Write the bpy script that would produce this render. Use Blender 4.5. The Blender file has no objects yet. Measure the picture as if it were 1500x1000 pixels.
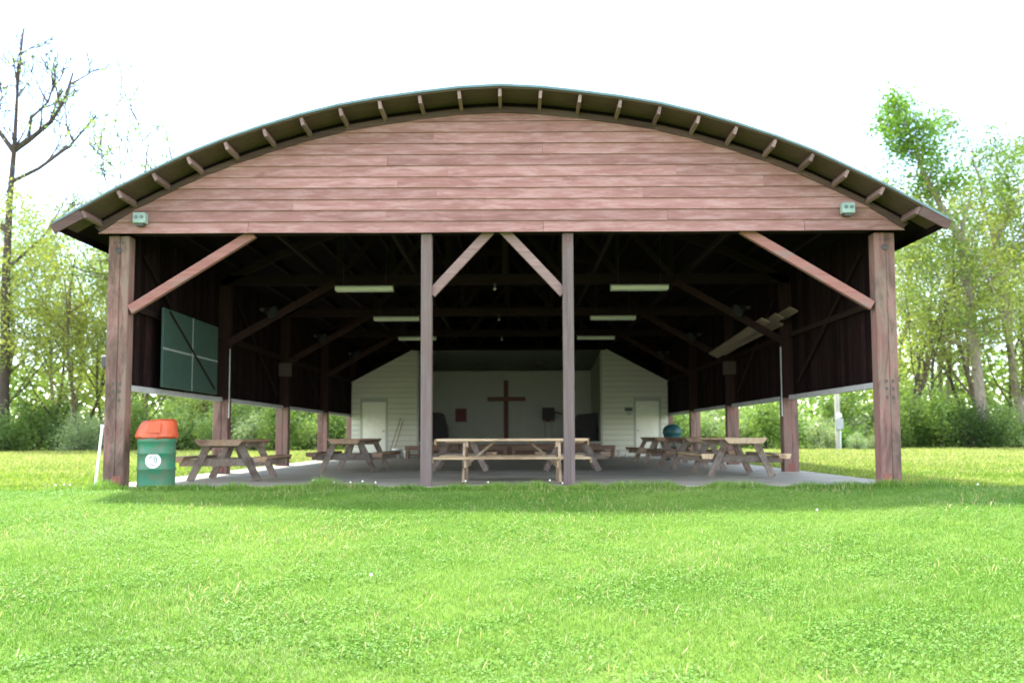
import bpy, bmesh, math, random
import numpy as np
from mathutils import Vector, Matrix

C = bpy.context.scene.collection
R = math.radians
SC = bpy.context.scene

# ------------------------------------------------------------------ camera, sky, sun, exposure
cam_d = bpy.data.cameras.new('camera'); cam = bpy.data.objects.new('camera', cam_d); C.objects.link(cam)
cam.location = (0.226, -13.74, 0.78)
cam.matrix_world = (Matrix.Translation((0.226, -13.74, 0.78)) @ Matrix.Rotation(R(0.23), 4, 'Z')
                    @ Matrix.Rotation(R(93.75), 4, 'X') @ Matrix.Rotation(R(-0.2), 4, 'Z'))
cam_d.sensor_width = 36; cam_d.lens = 30.0; cam_d.shift_y = 0.038
cam_d.clip_start = 0.05; cam_d.clip_end = 2000
cam_d.dof.use_dof = True; cam_d.dof.focus_distance = 8.0; cam_d.dof.aperture_fstop = 1.4
SC.camera = cam

W = bpy.data.worlds.new('World'); SC.world = W; W.use_nodes = True
wn = W.node_tree.nodes; wl = W.node_tree.links; wn.clear()
out = wn.new('ShaderNodeOutputWorld'); bg = wn.new('ShaderNodeBackground')
sky = wn.new('ShaderNodeTexSky'); sky.sky_type = 'NISHITA'; sky.sun_disc = False
sky.sun_elevation = R(65); sky.sun_rotation = R(-45); sky.dust_density = 0.3; sky.air_density = 1.0
# thin bright cloud veil, the same all over the sky, with pale blue showing through where it is thinner
tcw = wn.new('ShaderNodeTexCoord'); nz = wn.new('ShaderNodeTexNoise'); nz.inputs['Scale'].default_value = 1.1
nz.inputs['Detail'].default_value = 6; nz.inputs['Roughness'].default_value = 0.55
rmp = wn.new('ShaderNodeMapRange'); rmp.inputs[1].default_value = 0.40; rmp.inputs[2].default_value = 0.72
rmp.inputs[3].default_value = 0.03; rmp.inputs[4].default_value = 0.95
rmp.interpolation_type = 'SMOOTHSTEP'
mx = wn.new('ShaderNodeMix'); mx.data_type = 'RGBA'; mx.inputs[7].default_value = (11.2, 10.8, 10.0, 1)
mpw = wn.new('ShaderNodeMapping'); mpw.inputs['Location'].default_value = (6.8, 11.6, 2.4)
wl.new(tcw.outputs['Generated'], mpw.inputs['Vector']); wl.new(mpw.outputs[0], nz.inputs['Vector']); wl.new(nz.outputs['Fac'], rmp.inputs[0])
wl.new(rmp.outputs[0], mx.inputs[0]); wl.new(sky.outputs[0], mx.inputs[6]); wl.new(mx.outputs[2], bg.inputs['Color'])
bg.inputs['Strength'].default_value = 0.10; wl.new(bg.outputs[0], out.inputs['Surface'])

sun_d = bpy.data.lights.new('sun', 'SUN'); sun = bpy.data.objects.new('sun', sun_d); C.objects.link(sun)
sun_d.energy = 2.05; sun_d.angle = R(3.0); sun_d.color = (1.0, 0.95, 0.86)
sun.rotation_euler = Vector((0.33, -0.33, -1.0)).to_track_quat('-Z', 'Y').to_euler(); sun.location = (-10, 10, 40)
SC.view_settings.view_transform = 'Standard'; SC.view_settings.look = 'None'
SC.view_settings.exposure = 2.95; SC.view_settings.gamma = 1.0; SC.view_settings.use_curve_mapping = False

# ------------------------------------------------------------------ helpers
def obj(name, bm, m, parent=None, smooth=False):
    me = bpy.data.meshes.new(name)
    if isinstance(bm, MB): bm.to(me)
    else:
        bmesh.ops.recalc_face_normals(bm, faces=bm.faces); bm.to_mesh(me); bm.free()
    if m is not None: me.materials.append(m)
    if smooth:
        for p in me.polygons: p.use_smooth = True
    o = bpy.data.objects.new(name, me); C.objects.link(o)
    if parent is not None: o.parent = parent
    return o
def tag(o, label=None, cat=None, group=None, kind=None):
    if label: o['label'] = label
    if cat: o['category'] = cat
    if group: o['group'] = group
    if kind: o['kind'] = kind
    return o
def thing(name, label, cat, loc=(0, 0, 0), rz=0, group=None):
    o = bpy.data.objects.new(name, None); C.objects.link(o); o.empty_display_size = 0.2
    o.location = loc; o.rotation_euler = (0, 0, rz)
    return tag(o, label, cat, group)
def share(src, name, parent, loc=(0, 0, 0), rz=0, scale=None):
    o = bpy.data.objects.new(name, src.data); C.objects.link(o); o.parent = parent
    o.location = loc; o.rotation_euler = (0, 0, rz)
    if scale: o.scale = scale
    return o
def dup(root, loc, rz, sc=1.0, label=None, group=None):
    r = root.copy(); C.objects.link(r); r.location = loc; r.rotation_euler = (0, 0, rz); r.scale = (sc,) * 3
    if label: r['label'] = label
    if group: r['group'] = group
    for ch in list(root.children):
        c = ch.copy(); C.objects.link(c); c.parent = r
        for g in ch.children:
            d = g.copy(); C.objects.link(d); d.parent = c
    return r
def NB(): return bmesh.new()
def bx(bm, x0, x1, y0, y1, z0, z1, bev=0.0):
    m = Matrix.Translation(((x0+x1)/2, (y0+y1)/2, (z0+z1)/2)) @ Matrix.Diagonal((x1-x0, y1-y0, z1-z0, 1))
    g = bmesh.ops.create_cube(bm, size=1, matrix=m)
    if bev: bmesh.ops.bevel(bm, geom=list({e for v in g['verts'] for e in v.link_edges}), offset=bev, segments=1, affect='EDGES')
    return bm
def beam(bm, p0, p1, w, h, up=(0, 0, 1), bev=0.0):
    p0 = Vector(p0); p1 = Vector(p1); d = p1-p0; L = d.length; d.normalize(); up = Vector(up)
    if abs(d.dot(up)) > 0.98: up = Vector((0, 1, 0))
    s = d.cross(up).normalized(); u = s.cross(d).normalized()
    m = Matrix((( *d, 0), (*s, 0), (*u, 0), (0, 0, 0, 1))).transposed()
    m = Matrix.Translation((p0+p1)/2) @ m @ Matrix.Diagonal((L, w, h, 1))
    g = bmesh.ops.create_cube(bm, size=1, matrix=m)
    if bev: bmesh.ops.bevel(bm, geom=list({e for v in g['verts'] for e in v.link_edges}), offset=bev, segments=1, affect='EDGES')
    return bm
def cyl(bm, p0, p1, r0, r1=None, n=10):
    r1 = r0 if r1 is None else r1
    p0 = Vector(p0); p1 = Vector(p1); d = p1-p0
    m = Matrix.Translation((p0+p1)/2) @ d.to_track_quat('Z', 'Y').to_matrix().to_4x4()
    bmesh.ops.create_cone(bm, cap_ends=True, segments=n, radius1=r0, radius2=r1, depth=d.length, matrix=m); return bm
def lathe(bm, prof, n=28, c=(0, 0, 0), cap=True):
    rings = []
    for r, z in prof:
        rings.append([bm.verts.new((c[0]+r*math.cos(2*math.pi*k/n), c[1]+r*math.sin(2*math.pi*k/n), c[2]+z)) for k in range(n)])
    for a, b in zip(rings, rings[1:]):
        for k in range(n): bm.faces.new((a[k], a[(k+1) % n], b[(k+1) % n], b[k]))
    if cap: bm.faces.new(rings[0][::-1]); bm.faces.new(rings[-1])
    return bm
def prism(bm, pts, y0, y1):
    """polygon of (x, z) extruded along y"""
    a = [bm.verts.new((x, y0, z)) for x, z in pts]; b = [bm.verts.new((x, y1, z)) for x, z in pts]
    n = len(pts); bm.faces.new(a); bm.faces.new(b[::-1])
    for k in range(n): bm.faces.new((a[k], b[k], b[(k+1) % n], a[(k+1) % n]))
    return bm
class MB:
    """plain vertex and face lists, for trees"""
    def __init__(s): s.v = []; s.f = []
    def tube(s, pts, rad, n=5):
        base = len(s.v)
        for i, p in enumerate(pts):
            d = (pts[min(i+1, len(pts)-1)]-pts[max(i-1, 0)]).normalized()
            a = d.cross(Vector((0.31, 0.95, 0.05))).normalized(); b = d.cross(a)
            for k in range(n):
                t = 2*math.pi*k/n; s.v.append(tuple(p+(a*math.cos(t)+b*math.sin(t))*rad[i]))
        for i in range(len(pts)-1):
            for k in range(n):
                q = base+i*n; s.f.append((q+k, q+(k+1) % n, q+n+(k+1) % n, q+n+k))
    def to(s, me): me.from_pydata(s.v, [], s.f); me.update()
def np_mesh(name, verts, quads=None, tris=None, col=None):
    me = bpy.data.meshes.new(name); nv = len(verts)
    nq = 0 if quads is None else len(quads); nt = 0 if tris is None else len(tris)
    me.vertices.add(nv); me.vertices.foreach_set('co', verts.astype(np.float32).ravel())
    li = []
    if nq: li.append(quads.astype(np.int32).ravel())
    if nt: li.append(tris.astype(np.int32).ravel())
    li = np.concatenate(li); me.loops.add(len(li)); me.loops.foreach_set('vertex_index', li)
    me.polygons.add(nq+nt)
    ls = np.concatenate([np.arange(nq)*4, nq*4+np.arange(nt)*3]).astype(np.int32)
    me.polygons.foreach_set('loop_start', ls)
    if col is not None:
        a = me.color_attributes.new('tint', 'FLOAT_COLOR', 'POINT')
        c4 = np.ones((nv, 4), np.float32); c4[:, :3] = col; a.data.foreach_set('color', c4.ravel())
    me.update(calc_edges=True); me.validate(); return me

# ------------------------------------------------------------------ materials
class NT:
    def __init__(s, name):
        s.m = bpy.data.materials.new(name); s.m.use_nodes = True; s.t = s.m.node_tree; s.t.nodes.clear()
        s.out = s.n('ShaderNodeOutputMaterial'); s.b = s.n('ShaderNodeBsdfPrincipled'); s.l(s.b.outputs[0], s.out.inputs[0])
    def n(s, t, **k):
        x = s.t.nodes.new(t)
        for a, v in k.items(): setattr(x, a, v)
        return x
    def l(s, a, b): s.t.links.new(a, b)
    def noise(s, vec, scale, detail=4, rough=0.55, dist=0.0):
        x = s.n('ShaderNodeTexNoise'); x.inputs['Scale'].default_value = scale; x.inputs['Detail'].default_value = detail
        x.inputs['Roughness'].default_value = rough; x.inputs['Distortion'].default_value = dist
        if vec is not None: s.l(vec, x.inputs['Vector'])
        return x.outputs['Fac']
    def rng(s, v, a, b, c=0.0, d=1.0):
        x = s.n('ShaderNodeMapRange'); x.inputs[1].default_value = a; x.inputs[2].default_value = b
        x.inputs[3].default_value = c; x.inputs[4].default_value = d; s.l(v, x.inputs[0]); return x.outputs[0]
    def mix(s, f, a, b, mode='MIX'):
        x = s.n('ShaderNodeMix', data_type='RGBA', blend_type=mode)
        for i, v in ((0, f), (6, a), (7, b)):
            if isinstance(v, (int, float)): x.inputs[i].default_value = v
            elif isinstance(v, tuple): x.inputs[i].default_value = (*v, 1)
            else: s.l(v, x.inputs[i])
        return x.outputs[2]
    def coords(s, scale=(1, 1, 1), rnd=13.0):
        tc = s.n('ShaderNodeTexCoord'); oi = s.n('ShaderNodeObjectInfo'); s.rand = oi.outputs['Random']
        mul = s.n('ShaderNodeMath', operation='MULTIPLY'); mul.inputs[1].default_value = rnd; s.l(oi.outputs['Random'], mul.inputs[0])
        ad = s.n('ShaderNodeVectorMath', operation='ADD'); s.l(tc.outputs['Object'], ad.inputs[0]); s.l(mul.outputs[0], ad.inputs[1])
        mp = s.n('ShaderNodeMapping'); mp.inputs['Scale'].default_value = scale; s.l(ad.outputs[0], mp.inputs[0])
        s.raw = ad.outputs[0]; return mp.outputs[0]
    def bump(s, h, dist=0.004, strength=0.6):
        b = s.n('ShaderNodeBump'); b.inputs['Distance'].default_value = dist; b.inputs['Strength'].default_value = strength
        s.l(h, b.inputs['Height']); s.l(b.outputs[0], s.b.inputs['Normal'])
    def done(s, col, rough=0.7, spec=0.3, metal=0.0):
        if isinstance(col, tuple): s.b.inputs['Base Color'].default_value = (*col, 1)
        else: s.l(col, s.b.inputs['Base Color'])
        s.b.inputs['Roughness'].default_value = rough; s.b.inputs['Specular IOR Level'].default_value = spec
        s.b.inputs['Metallic'].default_value = metal; return s.m
def wood(name, dark, light, patch, axis='X', rough=0.75, patch_amt=(0.52, 0.66), vary=0.25, stain=None, spec=0.2, psc=None):
    t = NT(name); sc = {'X': (0.7, 16, 16), 'Y': (16, 0.7, 16), 'Z': (16, 16, 0.7)}[axis]
    g = t.noise(t.coords(sc), 1.6, 5, 0.62, 0.3); base = t.mix(t.rng(g, 0.3, 0.7), dark, light)
    sp = {'X': (0.8, 3, 3), 'Y': (3, 0.8, 3), 'Z': (3, 3, 0.8)}[axis]
    mp = t.n('ShaderNodeMapping'); mp.inputs['Scale'].default_value = psc or sp; t.l(t.raw, mp.inputs[0])
    p = t.noise(mp.outputs[0], 1.7, 6, 0.7); base = t.mix(t.rng(p, *patch_amt), base, patch)
    if stain:
        q = t.noise(mp.outputs[0], 0.9, 5, 0.7, 0.6); base = t.mix(t.rng(q, 0.49, 0.66, 0, 0.85), base, stain)
    v = t.rng(t.rand, 0, 1, 1-vary, 1+vary*0.7)
    cb = t.n('ShaderNodeCombineColor')
    for i in range(3): t.l(v, cb.inputs[i])
    base = t.mix(1.0, base, cb.outputs[0], 'MULTIPLY'); t.bump(g, 0.003, 0.7)
    return t.done(base, rough, spec)
def plain(name, col, rough=0.6, spec=0.3, metal=0.0, dirt=0.25, scale=6.0, dirtcol=None):
    t = NT(name); n = t.noise(t.coords(), scale, 6, 0.65)
    d = dirtcol or tuple(c*(1-dirt) for c in col)
    c = t.mix(t.rng(n, 0.42, 0.68), col, d); t.bump(n, 0.002, 0.25); return t.done(c, rough, spec, metal)

M = {}
M['siding'] = wood('faded_red_siding', (0.240, 0.116, 0.104), (0.285, 0.148, 0.136), (0.325, 0.190, 0.182), 'X', 0.8, (0.46, 0.60), 0.15, (0.195, 0.092, 0.082), 0.2, (1.3, 9, 9))
M['trim'] = wood('dull_red_trim', (0.062, 0.036, 0.032), (0.10, 0.060, 0.054), (0.075, 0.052, 0.045), 'X', 0.8)
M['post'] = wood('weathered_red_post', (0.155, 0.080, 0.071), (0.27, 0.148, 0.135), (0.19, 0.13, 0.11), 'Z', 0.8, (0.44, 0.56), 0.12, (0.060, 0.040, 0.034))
M['post_grey'] = wood('bare_grey_post', (0.080, 0.061, 0.058), (0.17, 0.134, 0.132), (0.13, 0.092, 0.086), 'Z', 0.85, (0.45, 0.7), 0.1, (0.12, 0.08, 0.075))
M['vbrace'] = wood('greyed_red_brace', (0.15, 0.095, 0.088), (0.25, 0.165, 0.155), (0.17, 0.12, 0.112), 'X', 0.85, (0.45, 0.7), 0.1)
M['brace'] = wood('red_brace', (0.21, 0.085, 0.075), (0.29, 0.14, 0.125), (0.20, 0.14, 0.13), 'X', 0.8, (0.48, 0.64), 0.1)
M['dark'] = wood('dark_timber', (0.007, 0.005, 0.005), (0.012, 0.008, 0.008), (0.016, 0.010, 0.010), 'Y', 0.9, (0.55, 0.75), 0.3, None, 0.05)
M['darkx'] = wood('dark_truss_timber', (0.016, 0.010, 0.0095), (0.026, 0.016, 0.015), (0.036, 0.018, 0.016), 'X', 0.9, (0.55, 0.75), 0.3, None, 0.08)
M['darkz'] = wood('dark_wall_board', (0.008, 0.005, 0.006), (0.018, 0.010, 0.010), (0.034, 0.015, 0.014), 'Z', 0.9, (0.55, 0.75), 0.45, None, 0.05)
M['darkpost'] = wood('dark_brown_post', (0.020, 0.011, 0.010), (0.034, 0.018, 0.016), (0.03, 0.016, 0.014), 'Z', 0.9, (0.5, 0.7), 0.15, None, 0.08)
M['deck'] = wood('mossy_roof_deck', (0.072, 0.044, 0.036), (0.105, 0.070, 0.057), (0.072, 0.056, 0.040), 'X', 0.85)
M['rim'] = plain('roof_metal_edge', (0.10, 0.165, 0.18), 0.5, 0.4, 0.0)
M['roofing'] = plain('grey_roofing', (0.16, 0.17, 0.17), 0.8)
M['purlin'] = wood('purlin_wood', (0.14, 0.088, 0.08), (0.23, 0.155, 0.145), (0.19, 0.135, 0.12), 'Y', 0.8)
M['sill'] = plain('grey_white_sill_paint', (0.44, 0.45, 0.48), 0.5, 0.3, 0, 0.25)
M['redplate'] = plain('red_plate', (0.21, 0.078, 0.062), 0.7)
M['bolt'] = plain('dark_bolt', (0.05, 0.04, 0.04), 0.5, 0.5)
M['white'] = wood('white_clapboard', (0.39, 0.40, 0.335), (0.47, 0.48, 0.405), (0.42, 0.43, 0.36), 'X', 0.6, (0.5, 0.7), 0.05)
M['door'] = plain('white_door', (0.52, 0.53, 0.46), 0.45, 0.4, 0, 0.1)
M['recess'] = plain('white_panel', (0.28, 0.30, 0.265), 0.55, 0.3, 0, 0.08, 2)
M['stagefloor'] = plain('stage_floor', (0.20, 0.205, 0.19), 0.6)
M['concrete'] = None
M['old'] = wood('weathered_table_wood', (0.115, 0.087, 0.070), (0.225, 0.18, 0.15), (0.21, 0.18, 0.158), 'Y', 0.8, (0.46, 0.66), 0.3, (0.085, 0.052, 0.036))
M['oldtop'] = wood('brown_table_boards', (0.17, 0.095, 0.052), (0.30, 0.19, 0.115), (0.22, 0.165, 0.12), 'Y', 0.65, (0.46, 0.66), 0.3, (0.10, 0.06, 0.04), 0.35)
M['pine'] = wood('pale_table_boards', (0.34, 0.23, 0.125), (0.50, 0.38, 0.24), (0.42, 0.34, 0.25), 'Y', 0.65, (0.46, 0.68), 0.2, (0.20, 0.13, 0.08), 0.3)
M['pinedark'] = wood('pale_table_frame', (0.22, 0.15, 0.10), (0.36, 0.27, 0.19), (0.34, 0.29, 0.24), 'Z', 0.75)
M['green'] = plain('green_drum_paint', (0.020, 0.150, 0.085), 0.5, 0.35, 0, 0.5, 7, (0.10, 0.12, 0.075))
M['orange'] = plain('orange_plastic_lid', (0.52, 0.095, 0.040), 0.5, 0.35, 0, 0.3, 5)
M['orangedeep'] = plain('orange_flap', (0.60, 0.075, 0.018), 0.4, 0.4, 0, 0.1)
M['sticker'] = plain('white_sticker', (0.78, 0.78, 0.80), 0.5, 0.3, 0, 0.04)
M['ink'] = plain('grey_ink', (0.13, 0.19, 0.19), 0.6)
M['teal'] = plain('dark_teal_plastic', (0.015, 0.075, 0.085), 0.5)
M['flood'] = plain('pale_green_housing', (0.26, 0.35, 0.32), 0.5)
M['lens'] = plain('dark_lens', (0.07, 0.10, 0.09), 0.2, 0.5)
M['fixture'] = plain('white_diffuser', (0.62, 0.66, 0.55), 0.4, 0.4, 0, 0.05)
M['metal'] = plain('grey_metal', (0.30, 0.31, 0.32), 0.45, 0.5, 0.3)
M['dimmetal'] = plain('dark_grey_metal', (0.014, 0.014, 0.015), 0.8)
M['duskbox'] = plain('brown_box_paint', (0.055, 0.042, 0.033), 0.7)
M['pp'] = plain('green_tennis_top', (0.042, 0.080, 0.068), 0.5, 0.4, 0, 0.15, 3)
M['line'] = plain('white_line_paint', (0.26, 0.30, 0.29), 0.5)
M['cross'] = wood('brown_cross_wood', (0.085, 0.036, 0.026), (0.14, 0.06, 0.043), (0.11, 0.055, 0.04), 'Z', 0.6)
M['black'] = plain('black_cover', (0.012, 0.012, 0.014), 0.6, 0.3)
M['redpic'] = plain('red_picture', (0.10, 0.018, 0.018), 0.6)
M['bench'] = wood('brown_bench_wood', (0.12, 0.075, 0.055), (0.20, 0.135, 0.105), (0.17, 0.12, 0.10), 'X', 0.7)
M['pvc'] = plain('white_pvc', (0.75, 0.80, 0.80), 0.4, 0.4, 0, 0.08)
M['beige'] = wood('beige_boards', (0.15, 0.115, 0.08), (0.22, 0.175, 0.125), (0.19, 0.155, 0.12), 'Y', 0.7, (0.5, 0.7), 0.2)
M['polewood'] = wood('bleached_pole', (0.27, 0.24, 0.21), (0.42, 0.39, 0.36), (0.40, 0.33, 0.27), 'Z', 0.8)
M['junk'] = plain('pale_plastic', (0.55, 0.58, 0.60), 0.5)
M['seed'] = plain('white_seed_head', (0.82, 0.84, 0.80), 0.9)
M['stem'] = plain('green_stem', (0.20, 0.28, 0.07), 0.7)
t = NT('concrete'); a = t.noise(t.coords(), 0.9, 8, 0.65); b = t.noise(t.raw, 30, 4, 0.7)
c = t.mix(t.rng(a, 0.35, 0.65), (0.215, 0.196, 0.150), (0.300, 0.276, 0.218)); c = t.mix(t.rng(b, 0.55, 0.8, 0, 0.4), c, (0.2, 0.19, 0.17))
t.bump(b, 0.003, 0.5); M['concrete'] = t.done(c, 0.7, 0.3)
def leafmat(name, trans=0.52, vary=0.25, tr_tint=(1.25, 1.2, 0.6)):
    t = NT(name); at = t.n('ShaderNodeAttribute', attribute_name='tint'); oi = t.n('ShaderNodeObjectInfo')
    v = t.rng(oi.outputs['Random'], 0, 1, 1-vary, 1+vary); cb = t.n('ShaderNodeCombineColor')
    for i in range(3): t.l(v, cb.inputs[i])
    c = t.mix(1.0, at.outputs['Color'], cb.outputs[0], 'MULTIPLY'); t.done(c, 0.55, 0.25)
    tr = t.n('ShaderNodeBsdfTranslucent'); t.l(t.mix(1.0, c, tr_tint, 'MULTIPLY'), tr.inputs['Color'])
    ms = t.n('ShaderNodeMixShader'); ms.inputs[0].default_value = trans
    t.l(t.b.outputs[0], ms.inputs[1]); t.l(tr.outputs[0], ms.inputs[2]); t.l(ms.outputs[0], t.out.inputs[0]); return t.m
M['leaf'] = leafmat('leaf'); M['blade'] = leafmat('grass_blade', 0.4, 0.0, (1.1, 1.2, 0.85))
def barkmat(name, a, b):
    t = NT(name); g = t.noise(t.coords((6, 6, 1.2)), 2.0, 5, 0.65); t.bump(g, 0.03, 0.8)
    return t.done(t.mix(t.rng(g, 0.35, 0.65), a, b), 0.9, 0.1)
M['bark'] = barkmat('grey_brown_bark', (0.07, 0.05, 0.038), (0.17, 0.13, 0.10))
M['barkdark'] = barkmat('dark_bark', (0.045, 0.035, 0.032), (0.10, 0.075, 0.062))
M['barkpale'] = barkmat('pale_bark', (0.16, 0.13, 0.10), (0.28, 0.235, 0.19))

# ------------------------------------------------------------------ terrain
def smooth(a, b, x):
    t = np.clip((x-a)/(b-a), 0, 1); return t*t*(3-2*t)
def ground_z(x, y):
    x = np.asarray(x, float); y = np.asarray(y, float)
    z = np.interp(y, [-60, -30, -18, -13.74, -8.3, -5.0, -2.9, -1.6, -0.6, -0.3, 30, 60, 400], [-2.6, -1.7, -1.1, -0.95, -0.75, -0.40, -0.17, -0.07, -0.035, -0.06, 0.03, 0.10, 0.3])
    inside = (1-smooth(6.4, 7.4, np.abs(x)))*smooth(-0.4, 0.4, y)*(1-smooth(24.5, 25.5, y))
    z = z-0.16*inside
    return z+0.012*np.sin(x*1.7+0.6*y)*np.cos(y*1.3-0.4*x)+0.02*np.sin(0.43*x+1.0)*np.sin(0.37*y)*(1-inside)
xs = np.concatenate([np.linspace(-400, -40, 16), np.linspace(-36, 36, 121), np.linspace(40, 400, 16)])
ys = np.concatenate([np.linspace(-60, -20, 12), np.linspace(-19, 12, 95), np.linspace(13, 60, 40), np.linspace(70, 400, 12)])
gx, gy = np.meshgrid(xs, ys); gv = np.stack([gx.ravel(), gy.ravel(), ground_z(gx, gy).ravel()], 1)
nx = len(xs); ii = (np.arange(len(ys)-1)[:, None]*nx+np.arange(nx-1)[None, :]).ravel()
lawn_me = np_mesh('lawn', gv, quads=np.stack([ii, ii+1, ii+nx+1, ii+nx], 1))
t = NT('lawn_soil_and_turf'); a = t.noise(t.coords(rnd=0), 0.5, 5, 0.6); b = t.noise(t.raw, 14, 5, 0.7)
c = t.mix(t.rng(a, 0.35, 0.65), (0.075, 0.15, 0.02), (0.11, 0.18, 0.03)); c = t.mix(t.rng(b, 0.5, 0.75, 0, 0.6), c, (0.16, 0.17, 0.05))
t.bump(b, 0.03, 0.8); lawn = bpy.data.objects.new('lawn', lawn_me); C.objects.link(lawn); lawn_me.materials.append(t.done(c, 0.9, 0.1))
lawn_me.polygons.foreach_set('use_smooth', [True]*len(lawn_me.polygons)); tag(lawn, 'green mown lawn sloping down in front of the pavilion', kind='structure')

slab = obj('concrete_slab', bx(NB(), -6.56, 6.58, -0.30, 24.9, -0.14, 0.0, 0.012), M['concrete'])
tag(slab, 'flat grey concrete floor under the pavilion roof', kind='structure')

# ------------------------------------------------------------------ grass blades
rs = np.random.RandomState(5)
def lown(x, y, s):
    return (np.sin(x*1.9*s+1.3*np.sin(y*1.1*s))+np.sin(y*2.3*s+1.7*np.sin(x*0.9*s+2))+np.sin((x+y)*1.3*s+0.5)+np.sin((x-1.4*y)*3.1*s))/4
def make_blades(x, y, h, w, lean, straw_boost=0.0, dry=(1, 1, 1)):
    n = len(x); z = ground_z(x, y)-0.005
    p = lown(x, y, 0.55); q = lown(x+7, y-3, 1.6); h = h*(1+0.35*q+0.25*lown(x-3, y+5, 5))*rs.uniform(0.55, 1.25, n)
    a = rs.uniform(0, 2*np.pi, n); la = rs.uniform(0, 2*np.pi, n); ll = np.abs(rs.normal(0, lean, n))*h
    dx, dy = np.cos(a)*w, np.sin(a)*w; lx, ly = np.cos(la)*ll, np.sin(la)*ll
    v = np.zeros((n, 5, 3))
    v[:, 0] = np.stack([x-dx, y-dy, z], 1); v[:, 1] = np.stack([x+dx, y+dy, z], 1)
    v[:, 2] = np.stack([x+dx*0.8+lx*0.35, y+dy*0.8+ly*0.35, z+h*0.6], 1); v[:, 3] = np.stack([x-dx*0.8+lx*0.35, y-dy*0.8+ly*0.35, z+h*0.6], 1)
    v[:, 4] = np.stack([x+lx, y+ly, z+h*0.95], 1)
    c0 = np.array([0.108, 0.225, 0.028]); c1 = np.array([0.210, 0.325, 0.066]); c2 = np.array([0.32, 0.37, 0.16])
    k = np.clip(0.5+0.75*p+0.45*q+rs.normal(0, 0.25, n), 0, 1)[:, None]; col = c0*(1-k)+c1*k
    pst = np.clip(0.06+0.22*lown(x-11, y+2, 0.75)+0.12*lown(x+3, y, 2.2)+straw_boost, 0.015, 0.62); s = rs.uniform(0, 1, n) < pst
    col[s] = c2*rs.uniform(0.7, 1.2, (s.sum(), 1)); col *= rs.uniform(0.88, 1.12, (n, 1))*np.array(dry)
    b = np.arange(n)*5
    return v.reshape(-1, 3), np.stack([b, b+1, b+2, b+3], 1), np.stack([b+3, b+2, b+4], 1), np.repeat(col, 5, 0)
def clumped(n, lo, hi, half, dens):
    d = rs.uniform(lo, hi, n); keep = rs.uniform(0, 1, n) < dens(d); d = d[keep]
    return rs.uniform(-1, 1, len(d))*half(d)+0.226, d-13.74
parts = []
x, y = clumped(760000, 4.2, 13.5, lambda d: 0.64*d+1.2, lambda d: (0.64*d+1.2)/9.9*np.clip(6.2/d, 0, 1)**1.1)
parts.append(make_blades(x, y, np.full(len(x), 0.046), rs.uniform(0.0018, 0.0042, len(x)), 0.95))
x, y = clumped(300000, 4.2, 13.5, lambda d: 0.64*d+1.2, lambda d: (0.64*d+1.2)/9.9*np.clip(6.2/d, 0, 1)**1.2)
k = lown(x+20, y, 1.3)+0.7*lown(x, y+9, 3.0)+rs.normal(0, 0.25, len(x)) > 0.05; x, y = x[k], y[k]; n = len(x)
z = ground_z(x, y)+rs.uniform(0.012, 0.045, n); a = rs.uniform(0, 6.28, n); r_ = rs.uniform(0.006, 0.012, n); tl = rs.normal(0, 0.35, (n, 2)); v = np.zeros((n, 5, 3))
for j in range(5):
    px_, py_ = np.cos(a+j*1.2566)*r_, np.sin(a+j*1.2566)*r_; v[:, j] = np.stack([x+px_, y+py_, z+px_*tl[:, 0]+py_*tl[:, 1]], 1)
b = np.arange(n)*5; ccol = np.array([0.13, 0.255, 0.050])*rs.uniform(0.8, 1.25, (n, 1))
parts.append((v.reshape(-1, 3), np.stack([b, b+1, b+2, b+3], 1), np.stack([b+3, b+4, b], 1), np.repeat(ccol, 5, 0)))
ne = 16000; x = rs.uniform(-6.9, 7.0, ne); y = -0.31-np.abs(rs.normal(0, 0.17, ne)); parts.append(make_blades(x, y, 0.12+0.07*lown(x*3, y, 1.0), rs.uniform(0.003, 0.006, ne), 0.55, 0.02))
d = 13.2+36*rs.uniform(0, 1, 300000)**1.35; x = rs.uniform(-1, 1, len(d))*(0.64*d+3); y = d-13.74
k = ~((np.abs(x) < 6.62) & (y > -0.3) & (y < 25)) & ~((np.abs(x) < 6) & (y > 24)); x, y = x[k], y[k]; dd = y+13.74
parts.append(make_blades(x, y, 0.06+dd*0.0012, 0.004+dd*0.00035, 0.7, np.clip((dd-14)*0.035, 0.08, 0.5), (1.3, 1.04, 0.9)))
def join_blades(name, parts, label):
    off = 0; V, Q, T, K = [], [], [], []
    for v, q, tr, c in parts: V.append(v); Q.append(q+off); T.append(tr+off); K.append(c); off += len(v)
    me = np_mesh(name, np.concatenate(V), np.concatenate(Q), np.concatenate(T), np.concatenate(K)); me.materials.append(M['blade'])
    o = bpy.data.objects.new(name, me); C.objects.link(o); return tag(o, label, 'grass', kind='stuff')
join_blades('grass', parts, 'bright green short grass covering the lawn')
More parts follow.
